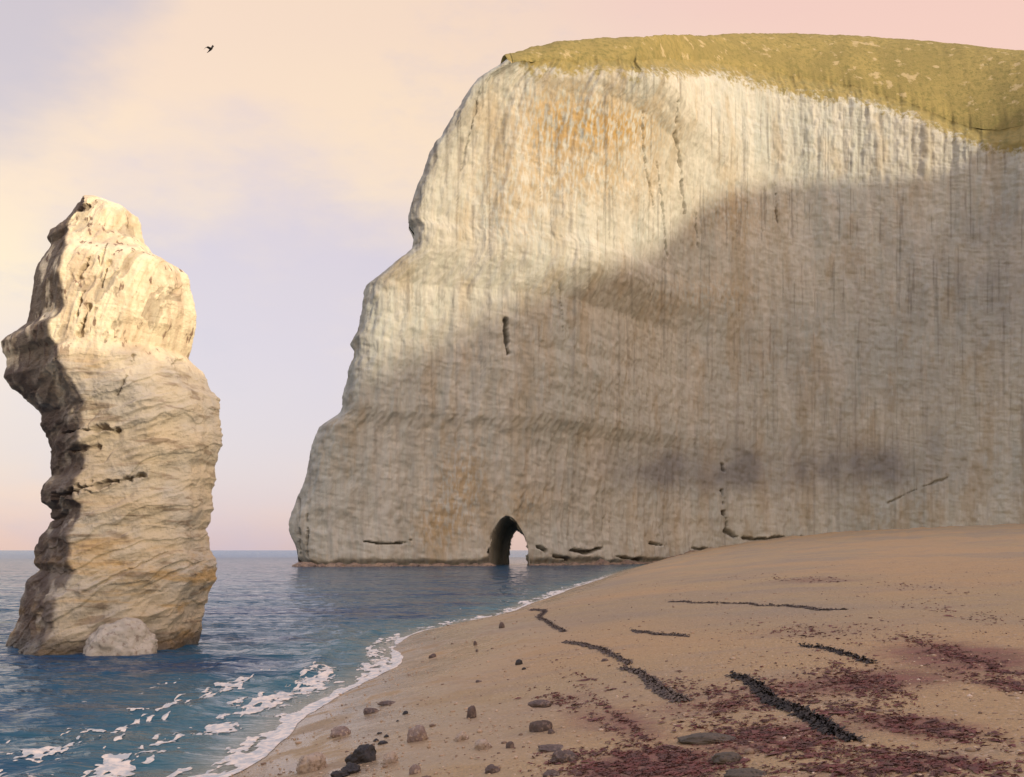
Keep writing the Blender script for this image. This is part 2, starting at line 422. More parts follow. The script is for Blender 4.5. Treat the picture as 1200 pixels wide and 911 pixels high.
FR = catmull(FRONT, 12); BK = catmull(BACK, 12)
def arclen(P): return np.concatenate([[0], np.cumsum(np.hypot(*np.diff(P, axis=0).T))])
FS = arclen(FR); BS = arclen(BK)
BROW = np.array([(560, 70), (600, 68), (615, 64), (625, 66), (640, 62), (700, 62), (760, 65), (840, 64), (900, 76), (1000, 93), (1070, 114), (1110, 132), (1150, 146), (1200, 152), (1300, 175), (1500, 200)], float)
CREST = np.array([(560, 70), (600, 68), (612, 64), (622, 60), (650, 52), (700, 49), (780, 46), (860, 44.5), (950, 47), (1050, 53), (1130, 60), (1200, 66), (1300, 74), (1500, 110)], float)
# heights of the ridge where it turns out of the picture and runs back towards the viewer (by distance along the front)
def build_headland():
    S = np.concatenate([np.geomspace(.02, 2.0, 18), np.arange(2.2, 205, .25), np.arange(206, FS[-1], 3.0)])
    S = np.concatenate([[0], S]); n = len(S)
    fx = np.interp(S, FS, FR[:, 0]); fy = np.interp(S, FS, FR[:, 1])
    frac = S/FS[-1]
    # the back runs beside the front; same vertex of both outlines
    Kf = np.interp(S, FS, np.arange(len(FS))); bx = np.interp(Kf, np.arange(len(BK)), BK[:, 0]); by = np.interp(Kf, np.arange(len(BK)), BK[:, 1])
    tx = np.gradient(fx, S+1e-9*np.arange(n)); ty = np.gradient(fy, S); L = np.hypot(tx, ty); nx = ty/L; ny = -tx/L
    tbx = np.gradient(bx); tby = np.gradient(by); Lb = np.hypot(tbx, tby)+1e-9; nbx = -tby/Lb; nby = tbx/Lb
    def shiftw(S): return np.clip(1-S/150., 0, 1)**1.15
    x0 = tip_x(EYE+0*0)
    # brow and crest heights from the outline; beyond the frame the ridge is given in metres
    RIDGE = np.array([(190, 132), (200, 129), (216, 118), (235, 111), (262, 112), (273, 116), (282, 124), (298, 132), (310, 128), (327, 121), (364, 115), (397, 111), (427, 106), (470, 103), (510, 94), (560, 78), (603, 75), (650, 68), (700, 58), (780, 45)], float)
    bz = np.zeros(n); xb = fx.copy(); yb = fy+4
    for _ in range(8):
        dxt = (tip_x(bz)-tip_x(0.))*shiftw(S)
        xb = fx+dxt - nx*.05*bz*sstep(0, 20, S); yb = fy-ny*.05*bz*sstep(0, 20, S)
        pxb = CX+xb/np.maximum(yb, 60)*F
        zin = EYE+(HZ-np.interp(pxb, BROW[:, 0], BROW[:, 1]))/F*yb
        zout = np.interp(S, RIDGE[:, 0], RIDGE[:, 1])-12
        w = sstep(170, 215, S)
        bz = zin*(1-w)+zout*w
        
    # back brow
    dxb = (tip_x(bz)-tip_x(0.))*shiftw(S)
    gx = bx+dxb; gy = by-nby*0
    bz2 = bz-2*sstep(0, 40, S)
    # ---- front face
    zs = np.concatenate([np.linspace(-2.5, 12, 60), np.linspace(12.25, 100, 400)[:]])
    V = np.linspace(0, 1, 470)
    Sg, Vg = np.meshgrid(S, V, indexing='ij')
    Z = -2.5+(bz[:, None]+2.5)*Vg
    sh = (tip_x(Z)-tip_x(0.))*shiftw(Sg)
    lean = .05*np.maximum(Z, 0)*sstep(0, 20, Sg)
    NX = nx[:, None]; NY = ny[:, None]
    rel = Sg + sh*.5
    k0 = sstep(0, 9, Sg)*.9+.1
    disp = 1.7*fbm(rel*.07, Z*.018, oct=3, seed=101)+(.5*ridged(rel*.16+.8*fbm(rel*.03, Z*.03, oct=2, seed=104), Z*.035, oct=3, seed=105)+.34*fbm(rel*.75, Z*.07, oct=3, seed=109))*(.45+.9*np.clip(.5+fbm(rel*.04, Z*.03, oct=2, seed=107), 0, 1))
    disp = disp*k0
    disp = disp+(.10*fbm(rel*.12, Z*.7+.06*rel, oct=4, seed=119)+.05*ridged(rel*.10+40, Z*.5+.03*rel, oct=3, seed=118))*(.4+.6*k0)
    disp = disp+.34*fbm(rel*.9, Z*.55, oct=4, seed=113)*(.35+.65*k0)+.10*(ridged(rel*.3+5, Z*1.2+rel*.25, oct=3, seed=117))*(.4+.6*k0)
    # rounding over at the brow, ledges at the seaward nose
    disp = disp-3.2*sstep(.93, 1.0, Vg)**2*sstep(0, 30, Sg)
    nose = 1-sstep(0, 26, Sg)
    disp = disp+nose*(.5*fbm(Z*.35, Sg*.2, oct=4, seed=121))
    X = fx[:, None]+sh+NX*(disp-lean); Y = fy[:, None]+NY*(disp-lean)
    px, py = proj(X, np.maximum(Y, 50), Z)
    inframe = sstep(0, 1, (Y > 100)*1.0)
    # clefts and undercuts cut into the face
    def groove(path, w, dep):
        nonlocal cut
        P = np.array(path, float)
        best = np.full(px.shape, 1e9); ww = np.ones(px.shape)
        x0, x1 = P[:, 0].min()-12, P[:, 0].max()+12; y0, y1 = P[:, 1].min()-12, P[:, 1].max()+12
        m = (px > x0) & (px < x1) & (py > y0) & (py < y1)
        qx = px[m]+1.6*fbm(px[m]*.13, py[m]*.13, oct=3, seed=131); qy = py[m]+1.0*fbm(px[m]*.2, py[m]*.2, oct=2, seed=133)
        b = np.full(qx.shape, 1e9)
        for i in range(len(P)-1):
            a = P[i]; e = P[i+1]-a; L2 = e@e; t = np.clip(((qx-a[0])*e[0]+(qy-a[1])*e[1])/L2, 0, 1)
            b = np.minimum(b, np.hypot(qx-a[0]-t*e[0], qy-a[1]-t*e[1]))
        wv = w*(.55+1.3*fbm(qx*.12, qy*.12, oct=3, seed=137))
        cut[m] = np.maximum(cut[m], dep*(1-sstep(.35, 1.0, b/np.maximum(wv, .3))))
    cut = np.zeros(px.shape)
    groove([(794, 120), (791, 160), (797, 190), (800, 225), (803, 250)], 2.6, .9)
    groove([(752, 130), (757, 200), (765, 240)], 1.6, .8)
    groove([(770, 190), (778, 260), (782, 300)], 1.5, .8)
    groove([(815, 250), (818, 290)], 1.3, .6)
    groove([(908, 215), (911, 260)], 1.4, .8)
    groove([(593, 375), (592, 392), (595, 415)], 3.4, 1.6)
    groove([(560, 110), (552, 150), (545, 175), (540, 200)], 3.5, .5)
    groove([(655, 330), (660, 390)], 1.2, .5)
    groove([(846, 545), (847, 552)], 2.5, 1.4)
    groove([(846, 575), (848, 592)], 2.5, 1.4)
    groove([(848, 600), (851, 610), (850, 622), (862, 629), (885, 632), (910, 630), (938, 629)], 2.6, 1.6)
    groove([(428, 634), (445, 638), (470, 637), (482, 634)], 2.2, 1.6)
    groove([(628, 640), (640, 645)], 3.2, 1.8)
    groove([(650, 652), (668, 655)], 3.0, 1.8)
    groove([(668, 645), (690, 647), (706, 643)], 2.6, 1.8)
    groove([(722, 653), (754, 656)], 2.4, 1.6)
    groove([(762, 637), (780, 640)], 2.2, 1.4)
    groove([(808, 642), (828, 645)], 3.0, 1.6)
    groove([(350, 585), (352, 650)], 2.0, .8); groove([(360, 600), (360, 655)], 1.5, .8)
    groove([(1040, 590), (1070, 575), (1110, 560)], 2.2, .6)
    # wave-cut foot
    foot = (1-sstep(.3, 1.6, Z-.7*fbm(rel*.25, Z*0, oct=3, seed=141)))*(Z > -1)
    foot = foot*(1-sstep(110, 125, Sg))
    X = X-NX*(cut*1.0+foot*.9); Y = Y-NY*(cut*1.0+foot*.9)
    # ---- arch: mouth on the front
    MOUTH = [(573, 690), (574, 640), (579, 622), (587, 610), (595, 605), (603, 611), (610, 622), (615, 632), (618, 645), (620, 690)]
    def inside(poly, qx, qy):
        c = np.zeros(qx.shape, bool); P = np.array(poly, float); j = len(P)-1
        for i in range(len(P)):
            xi, yi = P[i]; xj, yj = P[j]
            c ^= ((yi > qy) != (yj > qy)) & (qx < (xj-xi)*(qy-yi)/(yj-yi+1e-12)+xi); j = i
        return c
    v = np.stack([X, Y, Z], -1).reshape(-1, 3); q = grid_quads(n, len(V))
    cc = v[q].mean(1); qpx, qpy = proj(cc[:, 0], np.maximum(cc[:, 1], 50), cc[:, 2])
    hole = inside(MOUTH, qpx+4.5*fbm(qpy*.11, qpx*.11, oct=4, seed=151), qpy) & (cc[:, 1] > 150)
    nfront = len(v)
    q = q[~hole]
    # colour masks on the rock: stains, painted shade, darker clefts, turf
    ppx, ppy = px.ravel(), py.ravel()
    def spot(cx, cy, rx, ry): return np.exp(-((ppx-cx)/rx)**2-((ppy-cy)/ry)**2)
    och = .9*spot(660, 145, 60, 45)+.8*spot(735, 150, 45, 28)+.5*spot(700, 210, 70, 30)+.6*spot(540, 570, 30, 55)+.5*spot(510, 620, 30, 30)+.35*spot(830, 345, 70, 25)+.4*spot(615, 590, 30, 22)+.4*spot(860, 250, 40, 30)+.4*spot(600, 230, 50, 60)
    och = och+.35*spot(650, 657, 60, 6)+.3*spot(430, 660, 90, 4)
    damp_shade = .55*spot(900, 545, 230, 30)+.45*spot(1120, 330, 150, 130)+.25*spot(960, 440, 160, 110)+.6*spot(760, 550, 30, 24)+.8*spot(790, 545, 16, 20)+.8*spot(880, 545, 20, 26)+.75*spot(1020, 540, 32, 22)+.6*spot(1095, 520, 14, 26)+.6*spot(945, 550, 24, 20)+.4*spot(850, 560, 120, 18)+.4*spot(1050, 560, 60, 20)  # blue-grey damp patches, plus shade painted over the right of the face
    damp_shade = damp_shade*(.75+.5*fbm(ppx*.04, ppy*.03, oct=3, seed=161))+.3*spot(1180, 300, 40, 110)
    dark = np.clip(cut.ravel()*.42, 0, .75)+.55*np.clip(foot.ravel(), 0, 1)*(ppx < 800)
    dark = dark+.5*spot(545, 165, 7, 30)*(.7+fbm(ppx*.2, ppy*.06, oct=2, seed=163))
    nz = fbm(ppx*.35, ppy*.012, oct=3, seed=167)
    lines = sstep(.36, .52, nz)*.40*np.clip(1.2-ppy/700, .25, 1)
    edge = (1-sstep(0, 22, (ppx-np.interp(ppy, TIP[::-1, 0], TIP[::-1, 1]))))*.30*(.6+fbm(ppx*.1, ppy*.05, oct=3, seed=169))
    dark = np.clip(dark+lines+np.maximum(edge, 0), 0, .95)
    turf = sstep(-50, -4, np.interp(ppx, BROW[:, 0], BROW[:, 1])-ppy+7*fbm(ppx*.03, ppy*.05, oct=3, seed=165)-5*(1-sstep(700, 900, ppx)))*1.0
    turf = np.clip(turf+.0, 0, 1)*sstep(590, 625, ppx)
    # ---- back face (coarser)
    Vb = np.concatenate([np.linspace(0, .13, 50), np.linspace(.15, 1, 40)])
    Sb, Vb_ = np.meshgrid(S, Vb, indexing='ij')
    Zb = -2.5+(bz2[:, None]+2.5)*Vb_
    shb = (tip_x(Zb)-tip_x(0.))*shiftw(Sb)
    db = (1.0*fbm(Sb*.1+50, Zb*.04, oct=3, seed=171)+.6*fbm(Sb*.5, Zb*.2, oct=3, seed=175))*sstep(0, 10, Sb)
    Xb = bx[:, None]+shb+nbx[:, None]*db; Yb = by[:, None]+nby[:, None]*db
    vb = np.stack([Xb, Yb, Zb], -1).reshape(-1, 3); qb = grid_quads(n, len(Vb), True)
    cb = vb[qb].mean(1); bpx, bpy = proj(cb[:, 0], np.maximum(cb[:, 1], 50), cb[:, 2])
    REAR = [(597, 700), (597, 652), (599, 634), (602, 626), (606, 622), (611, 626), (617, 632), (624, 640), (626, 700)]
    holeb = inside(REAR, bpx, bpy) & (cb[:, 1] > 150)
    qb = qb[~holeb]
    # ---- tunnel between the two openings
    def ring(poly, yfun, m=60, grow=0):
        P = np.array(poly, float); Lp = arclen(P); t = np.linspace(0, Lp[-1], m)
        a = np.interp(t, Lp, P[:, 0]); b = np.interp(t, Lp, P[:, 1])
        c = P.mean(0); a = a+np.sign(a-c[0])*grow; b = b-grow*(b < 660)
        yy = yfun
        return np.stack([(a-CX)/F*yy, np.full(m, yy), EYE+(HZ-b)/F*yy], -1)
    R0 = ring(MOUTH, 197.2, grow=.9); R1 = ring(REAR, 221.5, grow=.6)
    # bring ring 0 forward to the face: keep outline, move along view
    kk = np.linspace(0, 1, 60)[:, None, None]
    f0 = np.array([194.0/197.2]); 
    tun = (R0*np.array([f0[0], f0[0], 1]))[None]*(1-kk)+(R1*1.0)[None]*kk
    cen = tun.mean(1, keepdims=True)
    rad = tun-cen; rad = rad/np.linalg.norm(rad, axis=-1, keepdims=True)
    bumpv = .28*fbm(tun[..., 0]*.6, tun[..., 1]*.5, tun[..., 2]*.6, oct=4, seed=181)
    endf = np.sin(np.pi*np.linspace(0, 1, 60))[:, None]**.5
    tun = tun+rad*(np.abs(bumpv)*endf+.0)[..., None]
    vt = tun.reshape(-1, 3); qt = grid_quads(60, 60)
    allv = np.vstack([v, vb, vt]); o1 = len(v); o2 = o1+len(vb)
    allq = np.vstack([q, qb+o1, qt+o2])
    z0 = np.zeros(len(allv)); 
    def pad(a, t=0.): r = np.zeros(len(allv)); r[:len(a)] = a; r[o2:] = t; return r
    me_v, me_q, used = compact(allv, allq)
    me = mesh_from('chalk_headland', me_v, quads=me_q)
    attr(me, 'ochre', pad(np.clip(och, 0, 1))[used]); attr(me, 'damp_shade', pad(np.clip(damp_shade, 0, 1))[used])
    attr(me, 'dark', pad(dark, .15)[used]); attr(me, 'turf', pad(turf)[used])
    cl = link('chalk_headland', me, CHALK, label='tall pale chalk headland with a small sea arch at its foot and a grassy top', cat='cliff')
    # ---- turf over the top: strip between front brow and back brow
    U = np.concatenate([np.linspace(0, .5, 46), np.linspace(.54, 1, 14)])
    fb = np.stack([X[:, -1], Y[:, -1], Z[:, -1]], -1); bb = np.stack([Xb[:, -1], Yb[:, -1], Zb[:, -1]], -1)
    f0_ = fb.copy(); kg = np.hanning(41); kg /= kg.sum()
    for c_ in range(3): f0_[:, c_] = np.convolve(np.pad(fb[:, c_], 20, 'edge'), kg, 'valid')
    f0_ = fb+(f0_-fb)*sstep(8, 16, S)[:, None]*sstep(205, 195, S)[:, None]
    P = f0_[:, None]*(1-U[None, :, None])+bb[:, None]*U[None, :, None]+(fb-f0_)[:, None]*np.exp(-U*30)[None, :, None]
    cp = P[:, np.searchsorted(U, .5)-0]
    cpx = CX+cp[:, 0]/np.maximum(cp[:, 1], 60)*F
    cz = EYE+(HZ-np.interp(cpx, CREST[:, 0], CREST[:, 1]))/F*cp[:, 1]
    czo = np.interp(S, RIDGE[:, 0], RIDGE[:, 1]); w = sstep(170, 215, S); cz = cz*(1-w)+czo*w
    cz = np.maximum(cz, np.maximum(fb[:, 2], bb[:, 2])+.02*np.minimum(S, 20))
    e = np.sin(np.pi*np.clip(U, 0, 1)); e = np.where(U < .5, np.sin(np.pi*U)**.9, 1-(1-np.sin(np.pi*U))*1.0)
    lin = f0_[:, 2:3]*(1-U)+bb[:, 2:3]*U
    P[..., 2] = lin+(cz[:, None]-.5*(fb[:, 2:3]+bb[:, 2:3]))*e[None]
    inn = np.sin(np.pi*U)[None]*sstep(0, 12, S)[:, None]
    P[..., 2] += (.5*fbm(P[..., 0]*.12, P[..., 1]*.12, oct=4, seed=191)+.22*fbm(P[..., 0]*.8, P[..., 1]*.8, oct=3, seed=195))*inn
    mg = mesh_from('grass', P.reshape(-1, 3), quads=grid_quads(n, len(U)))
    link('grass', mg, TURF, parent=cl, label='olive green turf over the top of the headland')
    return cl

# ------------------------------------------------------------------ the sea stack
STK_L = np.array([(231, 96), (236, 88), (247, 80), (258, 70), (268, 56), (276, 52), (284, 56), (300, 46), (315, 40), (335, 36), (360, 33), (378, 28), (386, 18), (394, 3), (400, -2), (412, 0), (420, 6), (430, 6), (441, 3),
 (452, 10), (463, 22), (475, 36), (485, 46), (497, 46), (508, 53), (520, 54), (532, 58), (545, 60), (558, 60), (566, 50), (575, 46), (588, 47), (597, 59), (610, 58), (620, 54), (630, 44), (645, 40),
 (660, 38), (668, 44), (680, 30), (700, 22), (720, 20), (735, 15), (750, 8), (758, 5), (785, 0)], float)
STK_R = np.array([(231, 104), (234, 128), (240, 148), (248, 158), (262, 160), (278, 164), (288, 172), (297, 184), (303, 200), (308, 214), (318, 220), (335, 224), (360, 228), (385, 226), (400, 222), (412, 217), (420, 226),
 (428, 236), (440, 242), (452, 248), (462, 256), (480, 260), (500, 260), (520, 259), (535, 256), (545, 251), (560, 252), (580, 251), (595, 250), (610, 246), (620, 240), (630, 245), (645, 246), (655, 252), (668, 255), (680, 254),
 (692, 244), (705, 240), (720, 238), (735, 235), (748, 231), (760, 231), (785, 233)], float)
STY = 30.6
def build_stack():
    N, M = 640, 620
    rows = np.linspace(231.2, 782, M)
    s = STY/F
    L = (np.interp(rows, STK_L[:, 0], STK_L[:, 1])-CX)*s; R = (np.interp(rows, STK_R[:, 0], STK_R[:, 1])-CX)*s
    z = EYE+(HZ-rows)*s
    cx = (L+R)/2; hw = (R-L)/2
    # smooth half-width for the depth so that notches stay at the outline
    k = np.hanning(61); k /= k.sum(); hws = np.convolve(np.pad(hw, 30, 'edge'), k, 'valid')
    hws = np.minimum(hws, hw*1.35+.05)
    # plan: a flat facet on the left that meets the front in a sharp arris
    arr = np.interp(rows, [231, 290, 340, 400, 450, 520, 600, 700, 782], [-.62, -.56, -.62, -.45, -.42, -.62, -.62, -.58, -.6])
    th = np.linspace(0, 2*np.pi, N, endpoint=False)
    outP = []
    for a in (arr,):
        pts = lambda a: np.array([(-1, .42), (a, -.82), (.10, -.90), (.62, -.72), (1, -.02), (.72, .62), (.05, .85), (-.62, .70)])
    u = np.arange(N)/N*8
    i0 = np.floor(u).astype(int) % 8; fr = u-np.floor(u)
    X = np.zeros((M, N)); Y = np.zeros((M, N))
    for j in range(M):
        P = pts(arr[j]); e = 8
        q = P[i0]*(1-fr)[:, None]+P[(i0+1) % 8]*fr[:, None]
        kk = np.hanning(19); kk /= kk.sum()
        qx = np.convolve(np.concatenate([q[-9:, 0], q[:, 0], q[:9, 0]]), kk, 'valid'); qy = np.convolve(np.concatenate([q[-9:, 1], q[:, 1], q[:9, 1]]), kk, 'valid')
        mn, mx = qx.min(), qx.max(); qx = (qx-mn)/(mx-mn)*2-1
        X[j] = cx[j]+.925*qx*hw[j]/1.075-.38*qy*hws[j]*.88; Y[j] = STY+.2+.38*qx*hw[j]/1.075+.925*qy*hws[j]*.88
    Z = np.repeat(z[:, None], N, 1)
    nxr = (X-cx[:, None]); nyr = (Y-STY-.2); nl = np.hypot(nxr, nyr)+1e-6; nxr /= nl; nyr /= nl
    RW = rows[:, None]+0*X; PX = CX+X/Y*F
    low = sstep(400, 470, RW)
    til = Z-.42*X                       # bedding, up to the right
    d = .16*fbm(X*.8, Y*.8, Z*.8, oct=5, seed=201)+(.08*ridged(X*1.6, Y*1.6, til*2.6, oct=5, seed=205)+.06*(np.floor(til*1.7+1.5*fbm(X*.5, Y*.5, Z*.5, oct=3, seed=206)) % 2-.5))*low
    d += .10*ridged(X*.35, Y*.35, til*1.9+3, oct=3, seed=207)*low
    # upper half: gullies slanting down to the left
    g = X*1.0-.30*Z
    d += (1-low)*(.10*ridged(g*1.7, Z*.22, Y*.4, oct=4, seed=211)+.05*ridged(g*5, Z*.6, Y*.4, oct=4, seed=213)+.06*fbm(g*5, Z*1.2, Y*2, oct=3, seed=215))
    pit = sstep(.16, .34, vnoise(g*3.4+3, Z*1.5, 0, 219)*.5+.5*fbm(g*9, Z*4, oct=3, seed=221)-.08)*(1-low)*(nyr < 0)
    d -= .035*pit
    d += .03*fbm(X*5, Y*5, Z*5, oct=4, seed=223)
    cut = np.zeros_like(X)
    for pth, w, dep in ([[(75, 512), (100, 514), (138, 512)], 5, .30], [[(88, 535), (115, 532)], 4, .2], [[(70, 584), (110, 574), (170, 562)], 7, .30], [[(60, 610), (80, 604)], 4, .2],
                        [[(100, 690), (150, 668), (195, 648)], 3, .09], [[(170, 685), (215, 668), (250, 652)], 3, .09], [[(95, 345), (107, 320)], 5, .22], [[(92, 388), (101, 360)], 4, .18], [[(94, 412), (106, 378)], 4, .2], [[(90, 256), (104, 250)], 5, .2],
                        [[(118, 330), (126, 300)], 3, .1], [[(120, 355), (128, 325)], 4, .12], [[(215, 330), (200, 350)], 3, .12], [[(156, 436), (156, 430)], 5, .15], [[(200, 436), (215, 420)], 4, .15], [[(138, 475), (148, 455)], 4, .12]):
        P = np.array(pth, float); b = np.full(X.shape, 1e9)
        for i in range(len(P)-1):
            a = P[i]; e = P[i+1]-a; t = np.clip(((PX-a[0])*e[0]+(RW-a[1])*e[1])/(e@e), 0, 1)
            b = np.minimum(b, np.hypot(PX-a[0]-t*e[0], RW-a[1]-t*e[1]))
        ww = w*(.6+1.5*fbm(PX*.12, RW*.12, oct=4, seed=227))
        cut = np.maximum(cut, dep*(1-sstep(.25, 1, b/np.maximum(ww, .5)))*(nyr < .1))
    d -= cut
    side = np.clip(np.abs(nxr), 0, 1)**6
    d = d*(1-.45*side)
    X2 = X+nxr*d; Y2 = Y+nyr*d
    Z2 = Z+.05*fbm(X*2, Y*2, Z*2, oct=3, seed=229)
    v = np.stack([X2, Y2, Z2], -1).reshape(-1, 3)
    i = np.arange(M*N).reshape(M, N); ni = np.roll(i, -1, 1)
    q = np.stack([i[:-1], i[1:], ni[1:], ni[:-1]], -1).reshape(-1, 4)
    top = np.array([[X2[0].mean(), Y2[0].mean(), Z2[0].max()+.03]])
    v = np.vstack([v, top]); tr = np.stack([i[0], ni[0], np.full(N, M*N)], -1)
    me = mesh_from('sea_stack', v, quads=q, tris=tr)
    pp = lambda a, t=0: np.concatenate([a.ravel(), [t]])
    up = 1-sstep(395, 455, RW+25*fbm(X*1.5, Z*1.5, oct=3, seed=233))
    och = .15+.85*sstep(600, 680, RW)+.8*np.exp(-((PX-95)/28)**2-((RW-455)/32)**2)+.35*np.exp(-((PX-110)/50)**2-((RW-620)/60)**2)
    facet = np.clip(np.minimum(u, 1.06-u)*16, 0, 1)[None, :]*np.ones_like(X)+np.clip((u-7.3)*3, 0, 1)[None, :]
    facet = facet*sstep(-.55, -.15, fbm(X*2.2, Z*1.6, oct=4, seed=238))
    dark = np.clip(cut.ravel()*1.3, 0, .4).reshape(X.shape)+facet*(.82-.2*low)+.5*low*(1-sstep(0, 62, PX-np.interp(RW, STK_L[:, 0], STK_L[:, 1])))*sstep(-.5, .4, fbm(X*2, Z*2, oct=3, seed=241))+.40*pit  # shade of the unlit left side painted into the colour; cuts and pits darker
    wet = (1-sstep(.12, .75, Z-.15*fbm(X*3, Y*3, oct=3, seed=239)))
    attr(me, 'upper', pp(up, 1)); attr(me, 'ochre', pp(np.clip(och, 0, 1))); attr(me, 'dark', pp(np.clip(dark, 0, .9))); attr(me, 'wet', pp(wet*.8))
    return link('sea_stack', me, STACK, label='tall pale limestone sea stack standing alone in the water, stained orange near its foot', cat='sea stack')

# ------------------------------------------------------------------ stones
def rock_mesh(name, sx, sy, sz, seed, rough=.22, sub=5, cut=-.35, flat=0.0):
    bm = bmesh.new(); bmesh.ops.create_icosphere(bm, subdivisions=sub, radius=1)
    co = np.array([v.co[:] for v in bm.verts])
    n = fbm(co[:, 0]*1.3+seed*3.1, co[:, 1]*1.3, co[:, 2]*1.3, oct=4, seed=seed); r2 = ridged(co[:, 0]*1.8+seed, co[:, 1]*1.8, co[:, 2]*1.8, oct=3, seed=seed+9)
    r = 1+rough*1.6*n+rough*.45*r2
    co = co*r[:, None]
    if flat: co[:, 2] = np.where(co[:, 2] > flat, flat+(co[:, 2]-flat)*.25, co[:, 2])
    co[:, 2] = np.maximum(co[:, 2], cut)
    co = co*np.array([sx, sy, sz])
    for v, c in zip(bm.verts, co): v.co = c
    me = bpy.data.meshes.new(name); bm.to_mesh(me); bm.free()
    me.polygons.foreach_set('use_smooth', np.ones(len(me.polygons), bool))
    return me
def stone(px, py, w, h, mat, label, name='beach_stone', cat='stone', group=None, seed=None, depth=.85, rough=.22, rz=None, flat=0.0, cutz=-.35):
    """w, h in photo pixels, (px, py) the point where it meets the beach"""
    p = at(px, py); k = p.y/F; w *= .88; h *= .85
    seed = seed if seed is not None else int(px*7+py)
    sub = 5 if w > 14 else 3
    me = rock_mesh(name, w*k/2/1.05, w*k/2*depth, h*k/1.35, seed, rough, sub, cutz, flat)
    o = link(name, me, mat, label=label, cat=cat, group=group, loc=(p.x, p.y, p.z+cutz*-1*h*k/1.35-.012-.10*h*k))
    o.rotation_euler.z = rz if rz is not None else 0
    return o
def build_boulder():
    y = 28.6; k = y/F
    me = rock_mesh('boulder', 39*k, 27*k, 33*k, 47, .24, 6, -.6)
    me.materials.clear()
    n = len(me.vertices); z = np.empty(n*3); me.vertices.foreach_get('co', z); z = z.reshape(-1, 3)
    o = link('boulder', me, m_rock('boulder_rock', (.40, .37, .31), (.47, .44, .38), (.27, .23, .19), sc_=.45), label='rounded grey boulder half in the water at the foot of the stack', cat='boulder', loc=((144-CX)*k, y, .10))
    return o
def build_stones():
    G1 = 'stones lying on the wet beach'
    S = stone
    S(365, 903, 42, 25, PALE, 'broad pale domed stone nearest the surf, largest of the stones on the wet sand', group=G1, seed=3)
    S(457, 894, 21, 16, PALE, 'round pale stone just right of the black rock clump', group=G1, seed=4)
    S(489, 868, 29, 22, PURP, 'purple brown domed stone with a pale top among the beach stones', group=G1, seed=5)
    S(486, 906, 16, 15, PURP, 'small purplish stone at the bottom edge below the purple brown domed stone', group=G1, seed=6)
    S(541, 868, 18, 13, PALE, 'small pale stone, left one of the close pair in the middle of the sand', group=G1, seed=17)
    S(566, 878, 23, 14, PALE, 'pale stone, right one of the close pair in the middle of the sand', group=G1, seed=8)
    S(400, 862, 28, 13, PURP, 'long low brown stone beside the edge of the foam', group=G1, seed=9)
    S(435, 835, 21, 8, DARKR, 'thin dark stone on the wet sand near the bend of the surf', group=G1, seed=10)
    S(455, 825, 24, 5, DARKR, 'flat grey sliver of rock beside the surf', group=G1, seed=11)
    S(552, 842, 13, 20, DARKR, 'upright dark twisted stone standing behind the pale pair', group=G1, seed=12, depth=1)
    S(598, 877, 12, 13, DARKR, 'small dark wedge shaped stone right of the pale pair', group=G1, seed=13)
    S(577, 906, 20, 13, DARKR, 'low brown stone at the bottom edge below the pale pair', group=G1, seed=14)
    G2 = 'dark rocks in the middle of the beach'
    S(634, 856, 28, 24, DARKR, 'dark block of rock carrying a flat slab', name='dark_rock', cat='rock', group=G2, seed=15, flat=.4)
    p = at(634, 856); k = p.y/F
    me = rock_mesh('rock_slab', 13*k, 11*k, 5*k, 22, .18, 4, -.6)
    link('rock_slab', me, DARKR, label='thin dark slab lying on top of the dark block of rock', cat='rock', group=G2, loc=(p.x-1*k, p.y, p.z+30*k))
    S(648, 877, 42, 6, DARKR, 'long thin dark rock below the block with the slab', name='dark_rock', cat='rock', group=G2, seed=16)
    S(660, 892, 34, 17, DARKR, 'jagged dark rock nearest the maroon seaweed', name='dark_rock', cat='rock', group=G2, seed=18, rough=.34)
    S(648, 909, 24, 9, DARKR, 'low dark rock cut by the bottom edge below the jagged dark rock', name='dark_rock', cat='rock', group=G2, seed=19)
    S(646, 860, 10, 8, DARKR, 'small dark chip of stone right of the block with the slab', name='beach_stone', cat='stone', group=G2, seed=20)
    G3 = 'black rocks near the surf'
    S(425, 893, 34, 24, BLACK, 'jagged black rock, largest of the black ones', name='black_rock', cat='rock', group=G3, seed=23, rough=.4)
    S(412, 906, 26, 15, BLACK, 'black rock in front of the largest black one', name='black_rock', cat='rock', group=G3, seed=24, rough=.38)
    S(399, 910, 24, 9, BLACK, 'low black rock at the bottom edge, leftmost of the black ones', name='black_rock', cat='rock', group=G3, seed=25, rough=.38)
    S(434, 880, 13, 8, BLACK, 'small black rock leaning behind the largest black one', name='black_rock', cat='rock', group=G3, seed=26, rough=.38)
    S(449, 872, 14, 6, BLACK, 'black pebble, front one of the little cluster behind the black rocks', name='black_pebble', cat='pebble', group=G3, seed=27)
    S(441, 869, 8, 5, BLACK, 'black pebble, left one of the little cluster behind the black rocks', name='black_pebble', cat='pebble', group=G3, seed=28)
    S(453, 864, 8, 5, BLACK, 'black pebble, right one of the little cluster behind the black rocks', name='black_pebble', cat='pebble', group=G3, seed=29)
    S(445, 860, 7, 4, BLACK, 'black pebble, farthest one of the little cluster behind the black rocks', name='black_pebble', cat='pebble', group=G3, seed=30)
    S(475, 837, 8, 6, BLACK, 'lone black pebble right of the flat grey sliver of rock', name='black_pebble', cat='pebble', group=G3, seed=31)
    S(466, 846, 4, 3, BLACK, 'tiny black pebble just below the lone black pebble', name='black_pebble', cat='pebble', group=G3, seed=32)
    S(608, 779, 10, 8, BLACK, 'black stone, larger of two together in the middle of the beach', name='black_stone', cat='stone', seed=33)
